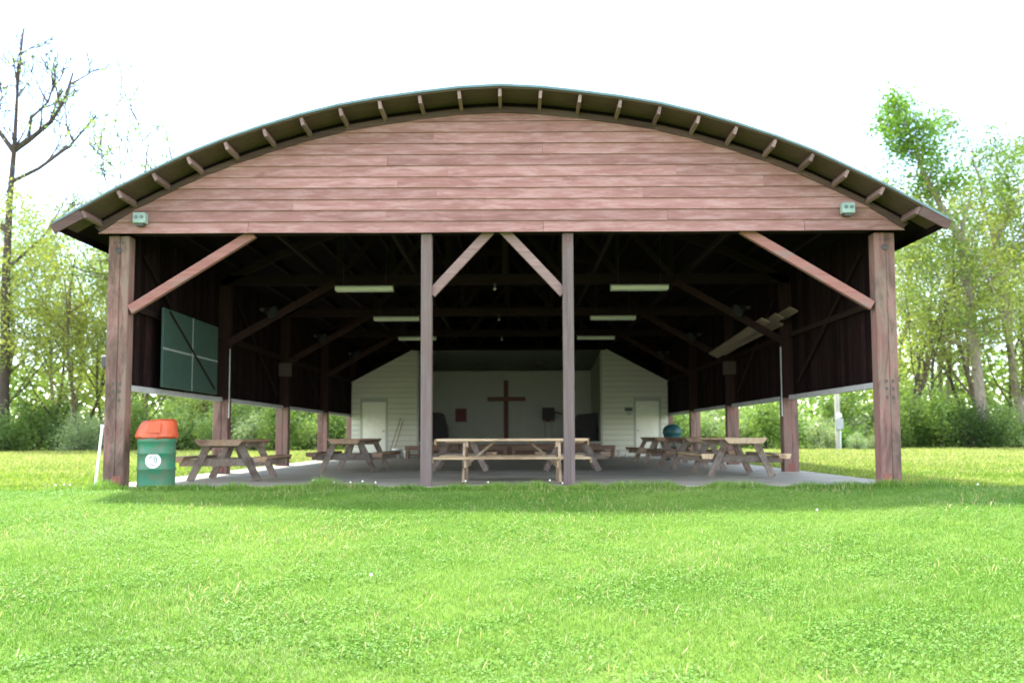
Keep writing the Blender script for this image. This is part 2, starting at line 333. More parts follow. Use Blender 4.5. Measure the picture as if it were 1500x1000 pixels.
# tan seed heads standing in the grass, in loose patches
n = 2600; cx = rs.uniform(-5.5, 7.5, 60); cy_ = rs.uniform(-8.5, -0.6, 60); pick = rs.randint(0, 60, n)
x = cx[pick]+rs.normal(0, 0.38, n); y = np.minimum(cy_[pick]+rs.normal(0, 0.30, n), -0.35); z = ground_z(x, y); h = rs.uniform(0.04, 0.095, n)
w = 0.0028; lx, ly = rs.normal(0, 0.03, n), rs.normal(0, 0.03, n); v = np.zeros((n, 5, 3)); a = rs.uniform(0, 3.14, n); dx, dy = np.cos(a), np.sin(a)
v[:, 0] = np.stack([x-dx*0.0012, y-dy*0.0012, z], 1); v[:, 1] = np.stack([x+dx*0.0012, y+dy*0.0012, z], 1)
v[:, 2] = np.stack([x+lx+dx*0.005, y+ly+dy*0.005, z+h*0.7], 1); v[:, 3] = np.stack([x+lx-dx*0.005, y+ly-dy*0.005, z+h*0.7], 1); v[:, 4] = np.stack([x+1.4*lx, y+1.4*ly, z+h], 1)
col = np.array([0.36, 0.33, 0.15])*rs.uniform(0.8, 1.25, (n, 1)); b = np.arange(n)*5
join_blades('seed_grass', [(v.reshape(-1, 3), np.stack([b, b+1, b+2, b+3], 1), np.stack([b+3, b+2, b+4], 1), np.repeat(col, 5, 0))], 'tan grass seed heads in loose patches on the lawn')

# ------------------------------------------------------------------ pavilion
PX = [0.0, 0.637, 1.252, 1.877, 2.491, 3.093, 3.673, 4.272, 4.848, 5.379, 5.92, 6.47, 6.881]
PZ = [6.235, 6.201, 6.130, 6.045, 5.935, 5.785, 5.611, 5.405, 5.175, 4.919, 4.645, 4.335, 4.100]
def arch(x): return float(np.interp(abs(x), PX, PZ))
YF, YB, YG = -0.80, 24.9, -0.22
pav = thing('pavilion', 'open red timber pavilion with curved roof and horizontal board gable', 'pavilion')
prof = [(-x, z) for x, z in zip(PX[::-1], PZ[::-1])]+list(zip(PX[1:], PZ[1:]))
def arch_sheet(top, thick, y0, y1):
    return prism(NB(), [(x, z-top) for x, z in prof]+[(x, z-top-thick) for x, z in prof[::-1]], y0, y1)
roof = obj('roof', arch_sheet(0.0, 0.028, YF-0.02, YB+0.02), M['roofing'], pav)
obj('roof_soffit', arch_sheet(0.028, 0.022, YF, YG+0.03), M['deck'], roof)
obj('roof_deck', arch_sheet(0.028, 0.022, YG+0.031, YB), M['dark'], roof)  # same decking as the soffit; interior shade is put into its dark colour
obj('metal_edge', arch_sheet(-0.006, 0.036, YF-0.028, YF-0.021), M['rim'], roof)
for s in (-1, 1):
    for k in range(12):
        if k == 0 and s == 1: continue
        x, z = PX[k]*s, PZ[k]-0.052
        sl = math.atan2(arch(x+0.1)-arch(x-0.1), 0.2); up = Vector((-math.sin(sl), 0, math.cos(sl)))
        c = Vector((x, 0, z))-up*0.068
        obj('purlin_tail', beam(NB(), (c.x, YF+0.012, c.z), (c.x, YG+0.06, c.z), 0.05, 0.122, up), M['purlin'], roof)
        obj('purlin', beam(NB(), (c.x, YG+0.062, c.z), (c.x, YB-0.02, c.z), 0.056, 0.135, up), M['darkx'], roof)
    p0, p1 = Vector((s*6.895, YF-0.005, arch(6.881)-0.115)), Vector((s*6.46, YF-0.005, arch(6.46)-0.125))
    obj('fascia_board', beam(NB(), p0, p1, 0.03, 0.15), M['trim'], roof)
    obj('fascia_board', beam(NB(), (s*6.85, YF+0.02, 4.03), (s*6.85, YB-0.02, 4.03), 0.03, 0.11), M['dark'], roof)

# gable: backing panel, trim boards along the arch, lapped siding boards with butt joints
GB = 4.05
def under(x): return arch(x)-0.135
xs_g = np.linspace(-6.42, 6.42, 61)
gable = obj('gable_wall', prism(NB(), [(-6.42, GB+0.01), (6.42, GB+0.01)]+[(x, under(x)+0.07) for x in xs_g[::-1]], YG+0.022, YG+0.05), M['dark'], pav)
knots = [-x for x in PX[:12]][::-1]+PX[1:12]
for a, b in zip(knots, knots[1:]):
    pts = [(a, under(a)), (b, under(b)), (b, under(b)-0.095), (a, under(a)-0.095)]
    if a < -6.4: pts = [(-6.53, under(-6.53)), pts[1], pts[2], (-6.43, under(-6.43)-0.15)]
    if b > 6.4: pts = [pts[0], (6.53, under(6.53)), (6.43, under(6.43)-0.15), pts[3]]
    obj('trim_board', prism(NB(), pts, YG-0.045, YG-0.02), M['trim'], gable)
def hx(z):
    lo, hi = 0.0, 6.47
    if under(0)-0.07 < z: return 0.0
    for _ in range(40):
        m = (lo+hi)/2
        if under(m)-0.07 > z: lo = m
        else: hi = m
    return lo
rg = random.Random(3); P = 0.1815; r = 0
while GB+r*P < under(0)-0.10:
    z0 = GB+r*P; z1 = z0+P+0.012; h0, h1 = hx(z0), hx(min(z1, under(0)-0.071))
    cuts = [-h0]; x = -h0+rg.uniform(1.6, 5.0)
    while x < h0-0.8: cuts.append(x); x += rg.uniform(3.0, 6.2)
    cuts.append(h0)
    if h1 < 1.6: cuts = [-h0, h0]
    for a, b in zip(cuts, cuts[1:]):
        g = 0.0035 if (r == 0 or rg.random() < 0.12) else 0.0006; sag = rg.uniform(-0.006, 0.004) if r == 0 else rg.uniform(-0.002, 0.002)
        bl, br = a+g, b-g; tl, tr = max(bl, -h1), min(br, h1)
        if tr-tl < 0.0: tl = tr = (bl if bl > 0 else br)
        bm = NB(); pr = 0.032+rg.uniform(-0.003, 0.004); ns = max(2, int((br-bl)/0.5)); R0, R1 = [], []
        for i in range(ns+1):
            u = i/ns; xb = bl+(br-bl)*u; xt = tl+(tr-tl)*u; w = sag*math.sin(3*u+r)+0.002*math.sin(9*u+2*r)
            R0.append([bm.verts.new(q) for q in ((xb, YG-pr, z0+w), (xt, YG-0.006, z1), (xt, YG+0.012, z1), (xb, YG-pr+0.018, z0+w))])
        for A, B in zip(R0, R0[1:]):
            for j in range(4): bm.faces.new((A[j], A[(j+1) % 4], B[(j+1) % 4], B[j]))
        bm.faces.new(R0[0]); bm.faces.new(R0[-1][::-1])
        obj('siding_board', bm, M['siding'], gable)
    r += 1

# posts
ROWS = [0.0, 4.9, 9.8, 14.7, 19.6, 24.5]
def post(x, y, s, top, front):
    p = obj('post', NB(), None, pav); bm = NB()
    zt = top if front else 1.60
    bx(bm, x-0.165, x+0.018, y-0.115, y+0.115, -0.16, zt, 0.012)
    bx(bm, x+0.020, x+0.165, y-0.11, y+0.115, -0.16, zt, 0.012)
    bm.to_mesh(p.data); bm.free(); p.data.materials.append(M['post'])
    if front:
        obj('base_plate', bx(NB(), x-s*0.06-0.07, x-s*0.06+0.07, y-0.121, y-0.115, 0.02, 0.17), M['redplate'], p)
        for bx_ in (-0.05, 0.055):
            for bz in (1.36, 1.50, 1.62):
                obj('bolt', bx(NB(), x+bx_, x+bx_+0.028, y-0.122, y-0.111, bz, bz+0.045), M['bolt'], p)
        b = NB()
        for dx in (-0.07, 0.0, 0.07): cyl(b, (x+dx, y-0.125, 3.93), (x+dx, y-0.11, 3.93), 0.012, n=8)
        obj('bolt', b, M['bolt'], p)
        c = obj('bolt', lathe(NB(), [(0.05, 0), (0.05, 0.014), (0.03, 0.02)], 14), M['bolt'], p); c.matrix_local = Matrix.Translation((x, y-0.113, 3.80)) @ Matrix.Rotation(R(90), 4, 'X')
    else:
        obj('upper_post', bx(NB(), x-0.155, x+0.155, y-0.105, y+0.11, 1.602, top, 0.01), M['darkpost'], p)  # darker brown than the red lower part of the same post
        obj('base_plate', bx(NB(), x-0.07, x+0.07, y-0.121, y-0.115, 0.03, 0.17), M['redplate'], p)
    return p
for i, yy in enumerate(ROWS):
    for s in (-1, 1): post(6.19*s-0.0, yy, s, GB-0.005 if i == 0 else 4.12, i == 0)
for x in (-1.2, 1.08):
    p = obj('post', bx(NB(), x-0.087, x+0.087, -0.16, 0.02, -0.14, GB-0.003, 0.008), M['post_grey'], pav)
    obj('bolt', cyl(NB(), (x, -0.17, 3.93), (x, -0.155, 3.93), 0.02, n=8), M['redplate'], p)
def brace(a, b, m, w=0.09, h=0.15): return obj('brace', beam(NB(), a, b, w, h, (0, -1, 0) if False else (0, 0, 1), 0.006), m, pav)
brace((-6.0, -0.06, 2.84), (-4.02, -0.06, 4.08), M['brace']); brace((5.98, -0.06, 2.86), (3.9, -0.06, 4.12), M['brace'])
brace((-1.13, -0.07, 3.08), (-0.16, -0.07, 4.12), M['vbrace'], 0.06, 0.15); brace((1.01, -0.07, 3.08), (0.02, -0.07, 4.14), M['vbrace'], 0.06, 0.15)
obj('header_beam', bx(NB(), -6.0, 6.0, -0.14, 0.1, GB+0.03, GB+0.3), M['darkx'], pav)

# trusses
for i, yy in enumerate(ROWS[1:5]):
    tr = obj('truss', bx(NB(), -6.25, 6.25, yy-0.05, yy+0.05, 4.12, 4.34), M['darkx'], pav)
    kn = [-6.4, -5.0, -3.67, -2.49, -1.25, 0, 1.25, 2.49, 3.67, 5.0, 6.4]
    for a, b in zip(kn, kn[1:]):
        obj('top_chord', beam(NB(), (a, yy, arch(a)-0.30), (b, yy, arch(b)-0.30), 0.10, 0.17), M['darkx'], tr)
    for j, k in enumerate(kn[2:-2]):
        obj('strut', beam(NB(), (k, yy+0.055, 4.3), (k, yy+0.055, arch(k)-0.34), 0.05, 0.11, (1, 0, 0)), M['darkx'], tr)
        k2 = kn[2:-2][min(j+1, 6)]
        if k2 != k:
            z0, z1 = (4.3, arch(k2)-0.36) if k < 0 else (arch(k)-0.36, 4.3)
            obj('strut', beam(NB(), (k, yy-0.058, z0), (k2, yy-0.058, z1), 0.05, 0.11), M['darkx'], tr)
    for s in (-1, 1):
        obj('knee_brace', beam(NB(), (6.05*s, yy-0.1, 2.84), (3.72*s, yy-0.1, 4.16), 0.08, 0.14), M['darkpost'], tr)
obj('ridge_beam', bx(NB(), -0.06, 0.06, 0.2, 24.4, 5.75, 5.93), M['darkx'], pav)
for s in (-1, 1):
    for xx in (1.95, 4.0):
        obj('ceiling_tie', bx(NB(), s*xx-0.03, s*xx+0.03, 0.2, 24.4, 4.345, 4.44), M['darkx'], pav)

# side walls of upright boards, sill beams, studs
wb = {}
for s in (-1, 1):
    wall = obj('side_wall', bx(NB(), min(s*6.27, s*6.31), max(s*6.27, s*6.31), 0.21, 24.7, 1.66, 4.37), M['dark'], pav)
    if not wb:
        wb[0] = obj('wall_board', bx(NB(), -0.011, 0.011, -0.088, 0.088, 1.66, 4.37), M['darkz'], wall)
    k = 0; y = 0.34
    while y < 24.5:
        if not any(abs(y-ry) < 0.27 for ry in ROWS):
            dx = 0.006*((k*7) % 3-1)
            if s == -1 and k == 0: wb[0].location = (s*6.245+dx, y, 0)
            else: share(wb[0], 'wall_board', wall, (s*6.245+dx, y, 0.004*((k*5) % 4)))
        k += 1; y += 0.196
    for i in range(5):
        y0, y1 = ROWS[i]+0.2, ROWS[i+1]-0.2
        sb = obj('sill_beam', bx(NB(), s*6.2-0.05, s*6.2+0.05, y0-0.08, y1+0.08, 1.555, 1.65, 0.006), M['sill'], wall)
        obj('girt', bx(NB(), s*6.19-0.04, s*6.19+0.04, y0, y1, 2.9, 3.0), M['darkx'], wall)
        obj('wall_brace', beam(NB(), (s*6.17, y0+0.6, 3.9), (s*6.17, y1-0.5, 1.9), 0.03, 0.06), M['darkx'], wall)
back = obj('end_wall', prism(NB(), [(-6.3, -0.02), (6.3, -0.02)]+[(x, arch(x)-0.06) for x in np.linspace(6.3, -6.3, 31)], 24.72, 24.78), M['darkz'], pav)
for s in (-1, 1):
    obj('conduit', cyl(NB(), (s*6.0, 4.77, 1.2), (s*6.0, 4.77, 2.7), 0.014, n=6), M['metal'], pav)

# ------------------------------------------------------------------ stage house
YS, YR = 19.0, 23.8
st = thing('stage_house', 'white clapboard stage building with open recess at the far end', 'stage', (0, YS, 0))
def L(y): return y-YS
def top_z(x): return 4.09 if abs(x) < 3.72 else 4.09-(abs(x)-3.72)*(4.09-2.85)/(6.07-3.72)
for s in (-1, 1):
    pts = [(s*3.55, 0.0), (s*6.07, 0.0), (s*6.07, 2.85), (s*3.72, 4.09), (s*3.55, 4.09)]
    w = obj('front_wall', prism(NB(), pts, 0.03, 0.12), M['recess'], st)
    z = 0.0; dl, dr = (4.75, 5.66) if s < 0 else (4.83, 5.73)
    while z < 4.08:
        z1 = min(z+0.205, 4.09)
        def xr(zz): return 6.07 if zz <= 2.85 else 6.07-(zz-2.85)*(6.07-3.72)/(4.09-2.85)
        spans = [(3.56, None)] if z >= 2.2 else [(3.56, dl-0.08), (dr+0.08, None)]
        for a, b in spans:
            bl, br_, tr_ = a, (b or xr(z)), (b or xr(z1+0.01))
            if br_-bl < 0.05: continue
            bm = NB(); q = [(s*bl, -0.018, z+0.022), (s*br_, -0.018, z+0.022), (s*tr_, 0.012, z1), (s*bl, 0.012, z1)]
            A = [bm.verts.new(v) for v in q]; B = [bm.verts.new((v[0], 0.029, v[2])) for v in q]
            bm.faces.new(A); bm.faces.new(B[::-1])
            for j in range(4): bm.faces.new((A[j], B[j], B[(j+1) % 4], A[(j+1) % 4]))
            obj('clapboard', bm, M['white'], w)
        z += 0.205
    fr = NB(); bx(fr, s*dl-0.08 if s < 0 else dl-0.08, s*dl if s < 0 else dl, -0.012, 0.028, 0.0, 2.2) if s > 0 else bx(fr, -dl, -dl+0.08, -0.012, 0.028, 0.0, 2.2)
    bx(fr, dr, dr+0.08, -0.012, 0.028, 0.0, 2.2) if s > 0 else bx(fr, -dr-0.08, -dr, -0.012, 0.028, 0.0, 2.2)
    bx(fr, min(s*dl, s*dr), max(s*dl, s*dr), -0.012, 0.028, 2.12, 2.2)
    obj('door_frame', fr, M['recess'], w)
    d = obj('door', bx(NB(), min(s*dl, s*dr)+0.01, max(s*dl, s*dr)-0.01, 0.0, 0.028, 0.02, 2.11), M['door'], w)
    hxp = -dl-0.09 if s < 0 else dl+0.09
    obj('corner_board', bx(NB(), min(s*3.49, s*3.555), max(s*3.49, s*3.555), -0.02, 0.05, 0.0, 4.07), M['recess'], w)
    b = NB(); beam(b, (s*6.09, 0.0, 2.86), (s*3.72, 0.0, 4.11), 0.05, 0.03); obj('rake_trim', b, M['white'], w)
    kb = NB(); bmesh.ops.create_uvsphere(kb, u_segments=8, v_segments=6, radius=0.035, matrix=Matrix.Translation((hxp, -0.03, 1.0)))
    obj('door_knob', kb, M['metal'], w)
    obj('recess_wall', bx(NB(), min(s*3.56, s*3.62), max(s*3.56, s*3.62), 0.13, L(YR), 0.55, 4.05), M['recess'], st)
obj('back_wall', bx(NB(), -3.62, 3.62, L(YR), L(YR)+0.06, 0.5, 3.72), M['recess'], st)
bm = NB(); v = [bm.verts.new(p) for p in ((-3.55, 0.02, 4.09), (3.55, 0.02, 4.09), (3.55, 4.8, 3.66), (-3.55, 4.8, 3.66))]
f = bm.faces.new(v); bmesh.ops.solidify(bm, geom=[f], thickness=0.03)
obj('recess_ceiling', bm, M['recess'], st)
obj('back_panel', bx(NB(), -3.36, 3.5, L(YR)-0.02, L(YR)-0.003, 0.6, 3.6), M['recess'], st)
obj('stage_floor', bx(NB(), -3.55, 3.55, -0.04, L(YR)-0.025, 0.50, 0.58), M['stagefloor'], st)
obj('stage_riser', bx(NB(), -3.55, 3.55, 0.0, 0.05, 0.0, 0.495), M['bench'], st)
for x in (-1.1, 1.25):
    b = NB(); bx(b, x-0.2, x+0.2, 2.35, 2.6, 3.55, 3.8); obj('ceiling_vent', b, M['black'], st)

cr = thing('wooden_cross', 'large dark brown wooden cross on the back wall of the stage', 'cross', (-0.19, 23.70, 0.58))
obj('upright', bx(NB(), -0.095, 0.095, -0.05, 0.05, 0.0, 2.66, 0.006), M['cross'], cr)
obj('crossbar', bx(NB(), -0.82, 0.86, -0.062, 0.04, 1.75, 1.93, 0.006), M['cross'], cr)
def framed(x, label, z=1.42):
    f = thing('framed_picture', label, 'picture', (x, 23.76, z), 0, 'pictures on the stage back wall')
    b = NB(); bx(b, -0.25, 0.25, -0.03, 0.015, 0.54, 0.60); bx(b, -0.25, 0.25, -0.03, 0.015, 0, 0.06); bx(b, -0.25, -0.19, -0.03, 0.015, 0.06, 0.54); bx(b, 0.19, 0.25, -0.03, 0.015, 0.06, 0.54)
    obj('frame', b, M['cross'], f); obj('picture_panel', bx(NB(), -0.19, 0.19, -0.015, 0.012, 0.06, 0.54), M['redpic'], f)
framed(-2.17, 'small dark red framed picture to the left of the cross'); framed(1.68, 'small dark framed picture behind the music stand, right of the cross')
ms = thing('music_stand', 'dark music stand with a side arm in front of the right picture', 'stand', (1.62, 22.6, 0.58))
obj('desk', bx(NB(), -0.26, 0.26, -0.04, 0.0, 0.92, 1.42), M['black'], ms)
obj('arm', beam(NB(), (0.2, -0.05, 1.25), (0.58, -0.05, 1.14), 0.04, 0.06), M['black'], ms)
for x in (-0.15, 0.15): obj('leg', cyl(NB(), (x, -0.02, 0.0), (x, -0.02, 0.92), 0.022, n=6), M['stagefloor'], ms)
def piano(x0, x1, label, slope):
    p = thing('covered_piano', label, 'piano', ((x0+x1)/2, 21.0, 0.58), 0, 'covered pianos on the stage'); w = (x1-x0)/2
    bm = NB()
    pts = [(-w, 0), (w, 0), (w*0.92, 0.55), (w*0.55, 1.12), (w*0.3, 1.17), (-w, 1.17)] if slope < 0 else [(-w, 0), (w, 0), (w, 1.14), (-w*0.45, 1.08), (-w*0.7, 0.95), (-w*0.95, 0.4)]
    prism(bm, pts, -0.35, 0.35); obj('cover', bm, M['black'], p)
    obj('keyboard_lid', bx(NB(), -w*0.8, w*0.8, -0.55, -0.352, 0.5, 0.62), M['black'], p)
    for s in (-1, 1): obj('leg', bx(NB(), s*w*0.72-0.04, s*w*0.72+0.04, -0.52, -0.44, 0.0, 0.5), M['black'], p)
piano(-3.45, -2.5, 'black covered piano with sloping side at left of the stage', -1)
piano(2.5, 3.5, 'black covered piano at right of the stage beside the wall', 1)

def long_bench(x0, x1, label):
    L_ = x1-x0; p = thing('altar_bench', label, 'bench', ((x0+x1)/2, 17.0, 0), 0, 'long benches in front of the stage'); h = L_/2
    for k in range(2): obj('seat_board', bx(NB(), -h, h, -0.2+0.205*k, -0.005+0.205*k, 0.42, 0.46, 0.005), M['bench'], p)
    obj('apron', bx(NB(), -h+0.02, h-0.02, -0.19, -0.16, 0.30, 0.418), M['bench'], p)
    for s in (-1, 1):
        obj('leg', bx(NB(), s*(h-0.09)-0.05, s*(h-0.09)+0.05, -0.18, 0.18, 0.0, 0.298), M['bench'], p)
    obj('stretcher', bx(NB(), -h+0.15, h-0.15, -0.02, 0.02, 0.10, 0.16), M['bench'], p)
long_bench(-3.75, -0.06, 'long low brown bench before the left half of the stage')
long_bench(0.06, 3.8, 'long low brown bench before the right half of the stage')

# ------------------------------------------------------------------ picnic tables
def table(label, x, y, rz, Lt, top, frame, tw=0.74, inset=0.36, br=0.5):
    t = thing('picnic_table', label, 'picnic table', (x, y, 0), rz, 'picnic tables on the slab')
    w = tw/5; h = Lt/2; rr = random.Random(int(x*100))
    for k in range(5):
        a = -tw/2+k*w; e = rr.uniform(-0.012, 0.012)
        obj('top_board', bx(NB(), a+0.004, a+w-0.004, -h+e, h+e, 0.70, 0.742+rr.uniform(-0.002, 0.002), 0.005), top, t)
    for s in (-1, 1):
        for k in range(2):
            a = s*(0.66+0.125*k); obj('seat_board', bx(NB(), a-0.058, a+0.058, -h, h, 0.405, 0.445, 0.005), top, t)
        yy = s*(h-inset); ye = s*(h+0.016)
        def trap(a, b_, z0, z1, cut): return prism(NB(), [(a, z1), (b_, z1), (b_-cut, z0), (a+cut, z0)], ye-0.014, ye+0.014)
        obj('end_board', trap(-tw/2-0.005, tw/2+0.005, 0.635, 0.735, 0.085), top, t)
        for q in (-1, 1): obj('end_board', trap(q*0.7225-0.125, q*0.7225+0.125, 0.35, 0.438, 0.035), top, t)
        obj('seat_support', bx(NB(), -0.80, 0.80, yy-0.02, yy+0.02, 0.27, 0.403, 0.004), frame, t)
        obj('top_cleat', bx(NB(), -tw/2+0.02, tw/2-0.02, yy-0.02, yy+0.02, 0.60, 0.698, 0.004), frame, t)
        for q in (-1, 1):
            obj('leg', beam(NB(), (q*0.26, yy+s*0.043, 0.70), (q*0.60, yy+s*0.043, 0.0), 0.042, 0.125, (1, 0, 0), 0.004), frame, t)
        obj('brace', beam(NB(), (0.0, yy-s*0.03, 0.34), (0.0, yy-s*br, 0.69), 0.09, 0.04), frame, t)
    return t
O, OT, PN, PD = M['old'], M['oldtop'], M['pine'], M['pinedark']
table('weathered picnic table end-on between the green barrel and the left posts', -4.97, 2.05, R(2), 1.85, OT, O, 0.84)
table('brown picnic table end-on farther back on the left, near the white door and brooms', -3.45, 5.95, R(-2), 2.3, OT, O)
table('pale picnic table seen broadside behind the two middle posts', 0.16, 1.07, R(90), 2.56, PN, PD, 0.74, 0.52, 0.46)
table('picnic table end-on behind the pale broadside table, the left one of the pair', -1.05, 6.3, R(1), 2.2, OT, O)
table('picnic table end-on behind the pale broadside table, the right one of the pair', 1.53, 6.3, R(-2), 2.2, OT, O)
table('weathered picnic table nearest on the right side of the slab', 4.50, 3.3, R(1), 2.1, PN, O, 0.80)
table('middle one of the three picnic tables along the right posts', 4.43, 6.9, R(2), 2.2, OT, O)
table('farthest of the three picnic tables along the right posts, by the teal bin', 4.5, 11.7, R(2), 2.2, OT, O)

# ------------------------------------------------------------------ barrel bins
b = thing('trash_barrel', 'green steel drum trash barrel with orange hood lid and round sticker', 'trash barrel', (-5.57, 0.06, 0))
r0 = 0.288
obj('drum', lathe(NB(), [(r0-0.01, 0.0), (r0+0.004, 0.012), (r0, 0.03), (r0, 0.26), (r0+0.012, 0.275), (r0+0.012, 0.29), (r0, 0.305), (r0, 0.51), (r0+0.012, 0.525), (r0+0.012, 0.54), (r0, 0.555), (r0, 0.70), (r0+0.008, 0.71), (r0+0.008, 0.765), (r0-0.01, 0.775)], 40), M['green'], b, True)
bm = NB()
lo = [(-0.315, -0.30), (0.31, -0.30), (0.31, 0.30), (-0.315, 0.30)]; hi = [(-0.22, -0.24), (0.28, -0.255), (0.28, 0.255), (-0.22, 0.24)]
def octo(q, c, z):
    o = []
    for i in range(4):
        p, pa, pb = Vector(q[i]), Vector(q[i-1]), Vector(q[(i+1) % 4])
        o += [p+(pa-p).normalized()*c, p+(pb-p).normalized()*c]
    return [bm.verts.new((p.x, p.y, z+0.03*(p.x > 0)*(z > 0.9))) for p in o]
rings = [octo(lo, 0.17, 0.762), octo(lo, 0.18, 0.80), octo([(x*0.97, y*0.97) for x, y in lo], 0.17, 0.86), octo(hi, 0.13, 1.02), octo([(x*0.94, y*0.92) for x, y in hi], 0.13, 1.05)]
for A, B in zip(rings, rings[1:]):
    for k in range(8): bm.faces.new((A[k], A[(k+1) % 8], B[(k+1) % 8], B[k]))
bm.faces.new(rings[0][::-1]); bm.faces.new(rings[-1]); bmesh.ops.bevel(bm, geom=list(bm.edges), offset=0.02, segments=2, affect='EDGES'); lid = obj('hood_lid', bm, M['orange'], b, True)
bm = NB(); q = [(-0.05, -0.302, 0.86), (0.17, -0.302, 0.86), (0.17, -0.262, 1.01), (-0.01, -0.262, 1.01)]
A = [bm.verts.new((x, y-0.004, z)) for x, y, z in q]; B = [bm.verts.new((x, y+0.02, z)) for x, y, z in q]
bm.faces.new(A); bm.faces.new(B[::-1])
for j in range(4): bm.faces.new((A[j], B[j], B[(j+1) % 4], A[(j+1) % 4]))
obj('push_flap', bm, M['orangedeep'], lid)
def on_drum(u, z, rad): a = -math.pi/2+u/r0; return (rad*math.cos(a), rad*math.sin(a), z)
bm = NB(); cu, cz, rr = 0.06, 0.415, 0.118
prev = None
for q in range(1, 7):
    ring = [bm.verts.new(on_drum(cu+rr*q/6*math.cos(k*math.pi/16), cz+rr*q/6*math.sin(k*math.pi/16), r0+0.004)) for k in range(32)]
    if prev is None: bm.faces.new(ring)
    else:
        for k in range(32): bm.faces.new((prev[k], ring[k], ring[(k+1) % 32], prev[(k+1) % 32]))
    prev = ring
stk = obj('round_sticker', bm, M['sticker'], b)
def swirl(a0, a1, rad, cx_, cz_, w):
    bm = NB(); P_ = []
    for i in range(13):
        a = R(a0+(a1-a0)*i/12); P_.append([bm.verts.new(on_drum(cu+cx_+rq*math.cos(a), cz+cz_+rq*math.sin(a), r0+0.0065)) for rq in (rad-w/2, rad+w/2)])
    for A, B in zip(P_, P_[1:]): bm.faces.new((A[0], A[1], B[1], B[0]))
    return obj('sticker_mark', bm, M['ink'], stk)
swirl(160, -50, 0.060, 0, 0.008, 0.017); swirl(110, -90, 0.028, 0.004, 0.008, 0.015); swirl(-60, -170, 0.044, 0.004, -0.026, 0.015)

b = thing('domed_bin', 'dark teal domed bin half hidden behind the far right picnic tables', 'trash bin', (5.30, 14.0, 0))
obj('bin_body', lathe(NB(), [(0.26, 0), (0.275, 0.02), (0.275, 0.26), (0.285, 0.275), (0.275, 0.29), (0.275, 0.55), (0.285, 0.565), (0.275, 0.58), (0.28, 0.84)], 28), M['teal'], b, True)
obj('dome_lid', lathe(NB(), [(0.305, 0.84), (0.31, 0.88), (0.295, 0.98), (0.25, 1.07), (0.16, 1.13), (0.06, 1.155)], 28), M['teal'], b, True)

# ------------------------------------------------------------------ fixtures and hung things
for x, z, lab in ((-5.76, 4.20, 'pale green twin floodlight box on the left end of the gable'), (5.53, 4.31, 'pale green twin floodlight box on the right end of the gable')):
    f = thing('floodlight', lab, 'floodlight', (x, YG-0.035, z), 0, 'floodlight boxes on the gable')
    obj('housing', bx(NB(), -0.10, 0.10, -0.13, 0.0, -0.01, 0.16, 0.008), M['flood'], f)
    for dx in (-0.045, 0.045): obj('lamp_lens', cyl(NB(), (dx, -0.142, 0.085), (dx, -0.13, 0.085), 0.028, n=12), M['lens'], f)
    obj('mount', bx(NB(), -0.06, 0.06, -0.10, -0.01, -0.05, -0.012), M['bolt'], f)
names = {0: 'front', 1: 'middle', 2: 'rear'}
for i, (yy, zz) in enumerate(((4.2, 3.91), (9.1, 3.95), (14.0, 3.98))):
    for s, xx in ((-1, -2.97), (1, 2.86)):
        f = thing('fluorescent_light', f"white tube ceiling light in the {names[i]} row on the {'left' if s < 0 else 'right'} side", 'ceiling light', (xx, yy, zz), 0, 'tube lights under the trusses')
        obj('diffuser', bx(NB(), -0.61, 0.61, -0.11, 0.11, -0.05, 0.035, 0.015), M['fixture'], f)
        for q in (-1, 1): obj('hanger', cyl(NB(), (q*0.45, 0, 0.037), (q*0.45, 0, 1.2), 0.003, n=5), M['bolt'], f)
        obj('tray', bx(NB(), -0.62, 0.62, -0.07, 0.07, 0.037, 0.06), M['metal'], f)
for i, yy in enumerate((4.9, 9.8, 14.7)):
    f = thing('pendant_bulb', f'small pale bulb hanging in the middle of the {["nearest", "second", "third"][i]} inner truss', 'light bulb', (-0.22, yy-0.12, 4.0), 0, 'bulbs under the truss centres')
    bm = NB(); bmesh.ops.create_uvsphere(bm, u_segments=10, v_segments=8, radius=0.034); obj('bulb', bm, M['sill'], f)
    obj('socket', cyl(NB(), (0, 0, 0.05), (0, 0, 0.12), 0.03, n=8), M['bolt'], f)
for s in (-1, 1):
    for i, yy in enumerate((4.9, 9.8, 14.7)):
        f = thing('loudspeaker', f"small dim horn loudspeaker on the {['nearest', 'second', 'third'][i]} inner post of the {'left' if s < 0 else 'right'} side", 'loudspeaker', (s*5.2, yy-0.28, 3.55), R(-s*70), 'loudspeakers on the knee braces')
        hn = obj('horn', lathe(NB(), [(0.05, 0), (0.08, 0.1), (0.14, 0.2), (0.15, 0.21)], 16), M['dimmetal'], f); hn.matrix_local = Matrix.Rotation(R(115), 4, 'X')
        obj('bracket', bx(NB(), -0.03, 0.03, 0.0, 0.12, -0.03, 0.03), M['bolt'], f)
    j = thing('junction_box', f"beige wall box high on the second inner post, {'left' if s < 0 else 'right'} side", 'electrical box', (s*6.1, 9.69, 2.45), 0, 'boxes on the posts')
    obj('box_body', bx(NB(), -0.17, 0.17, -0.13, 0.0, 0, 0.36, 0.01), M['duskbox'], j); obj('box_lid', bx(NB(), -0.15, 0.15, -0.14, -0.131, 0.02, 0.34), M['duskbox'], j)

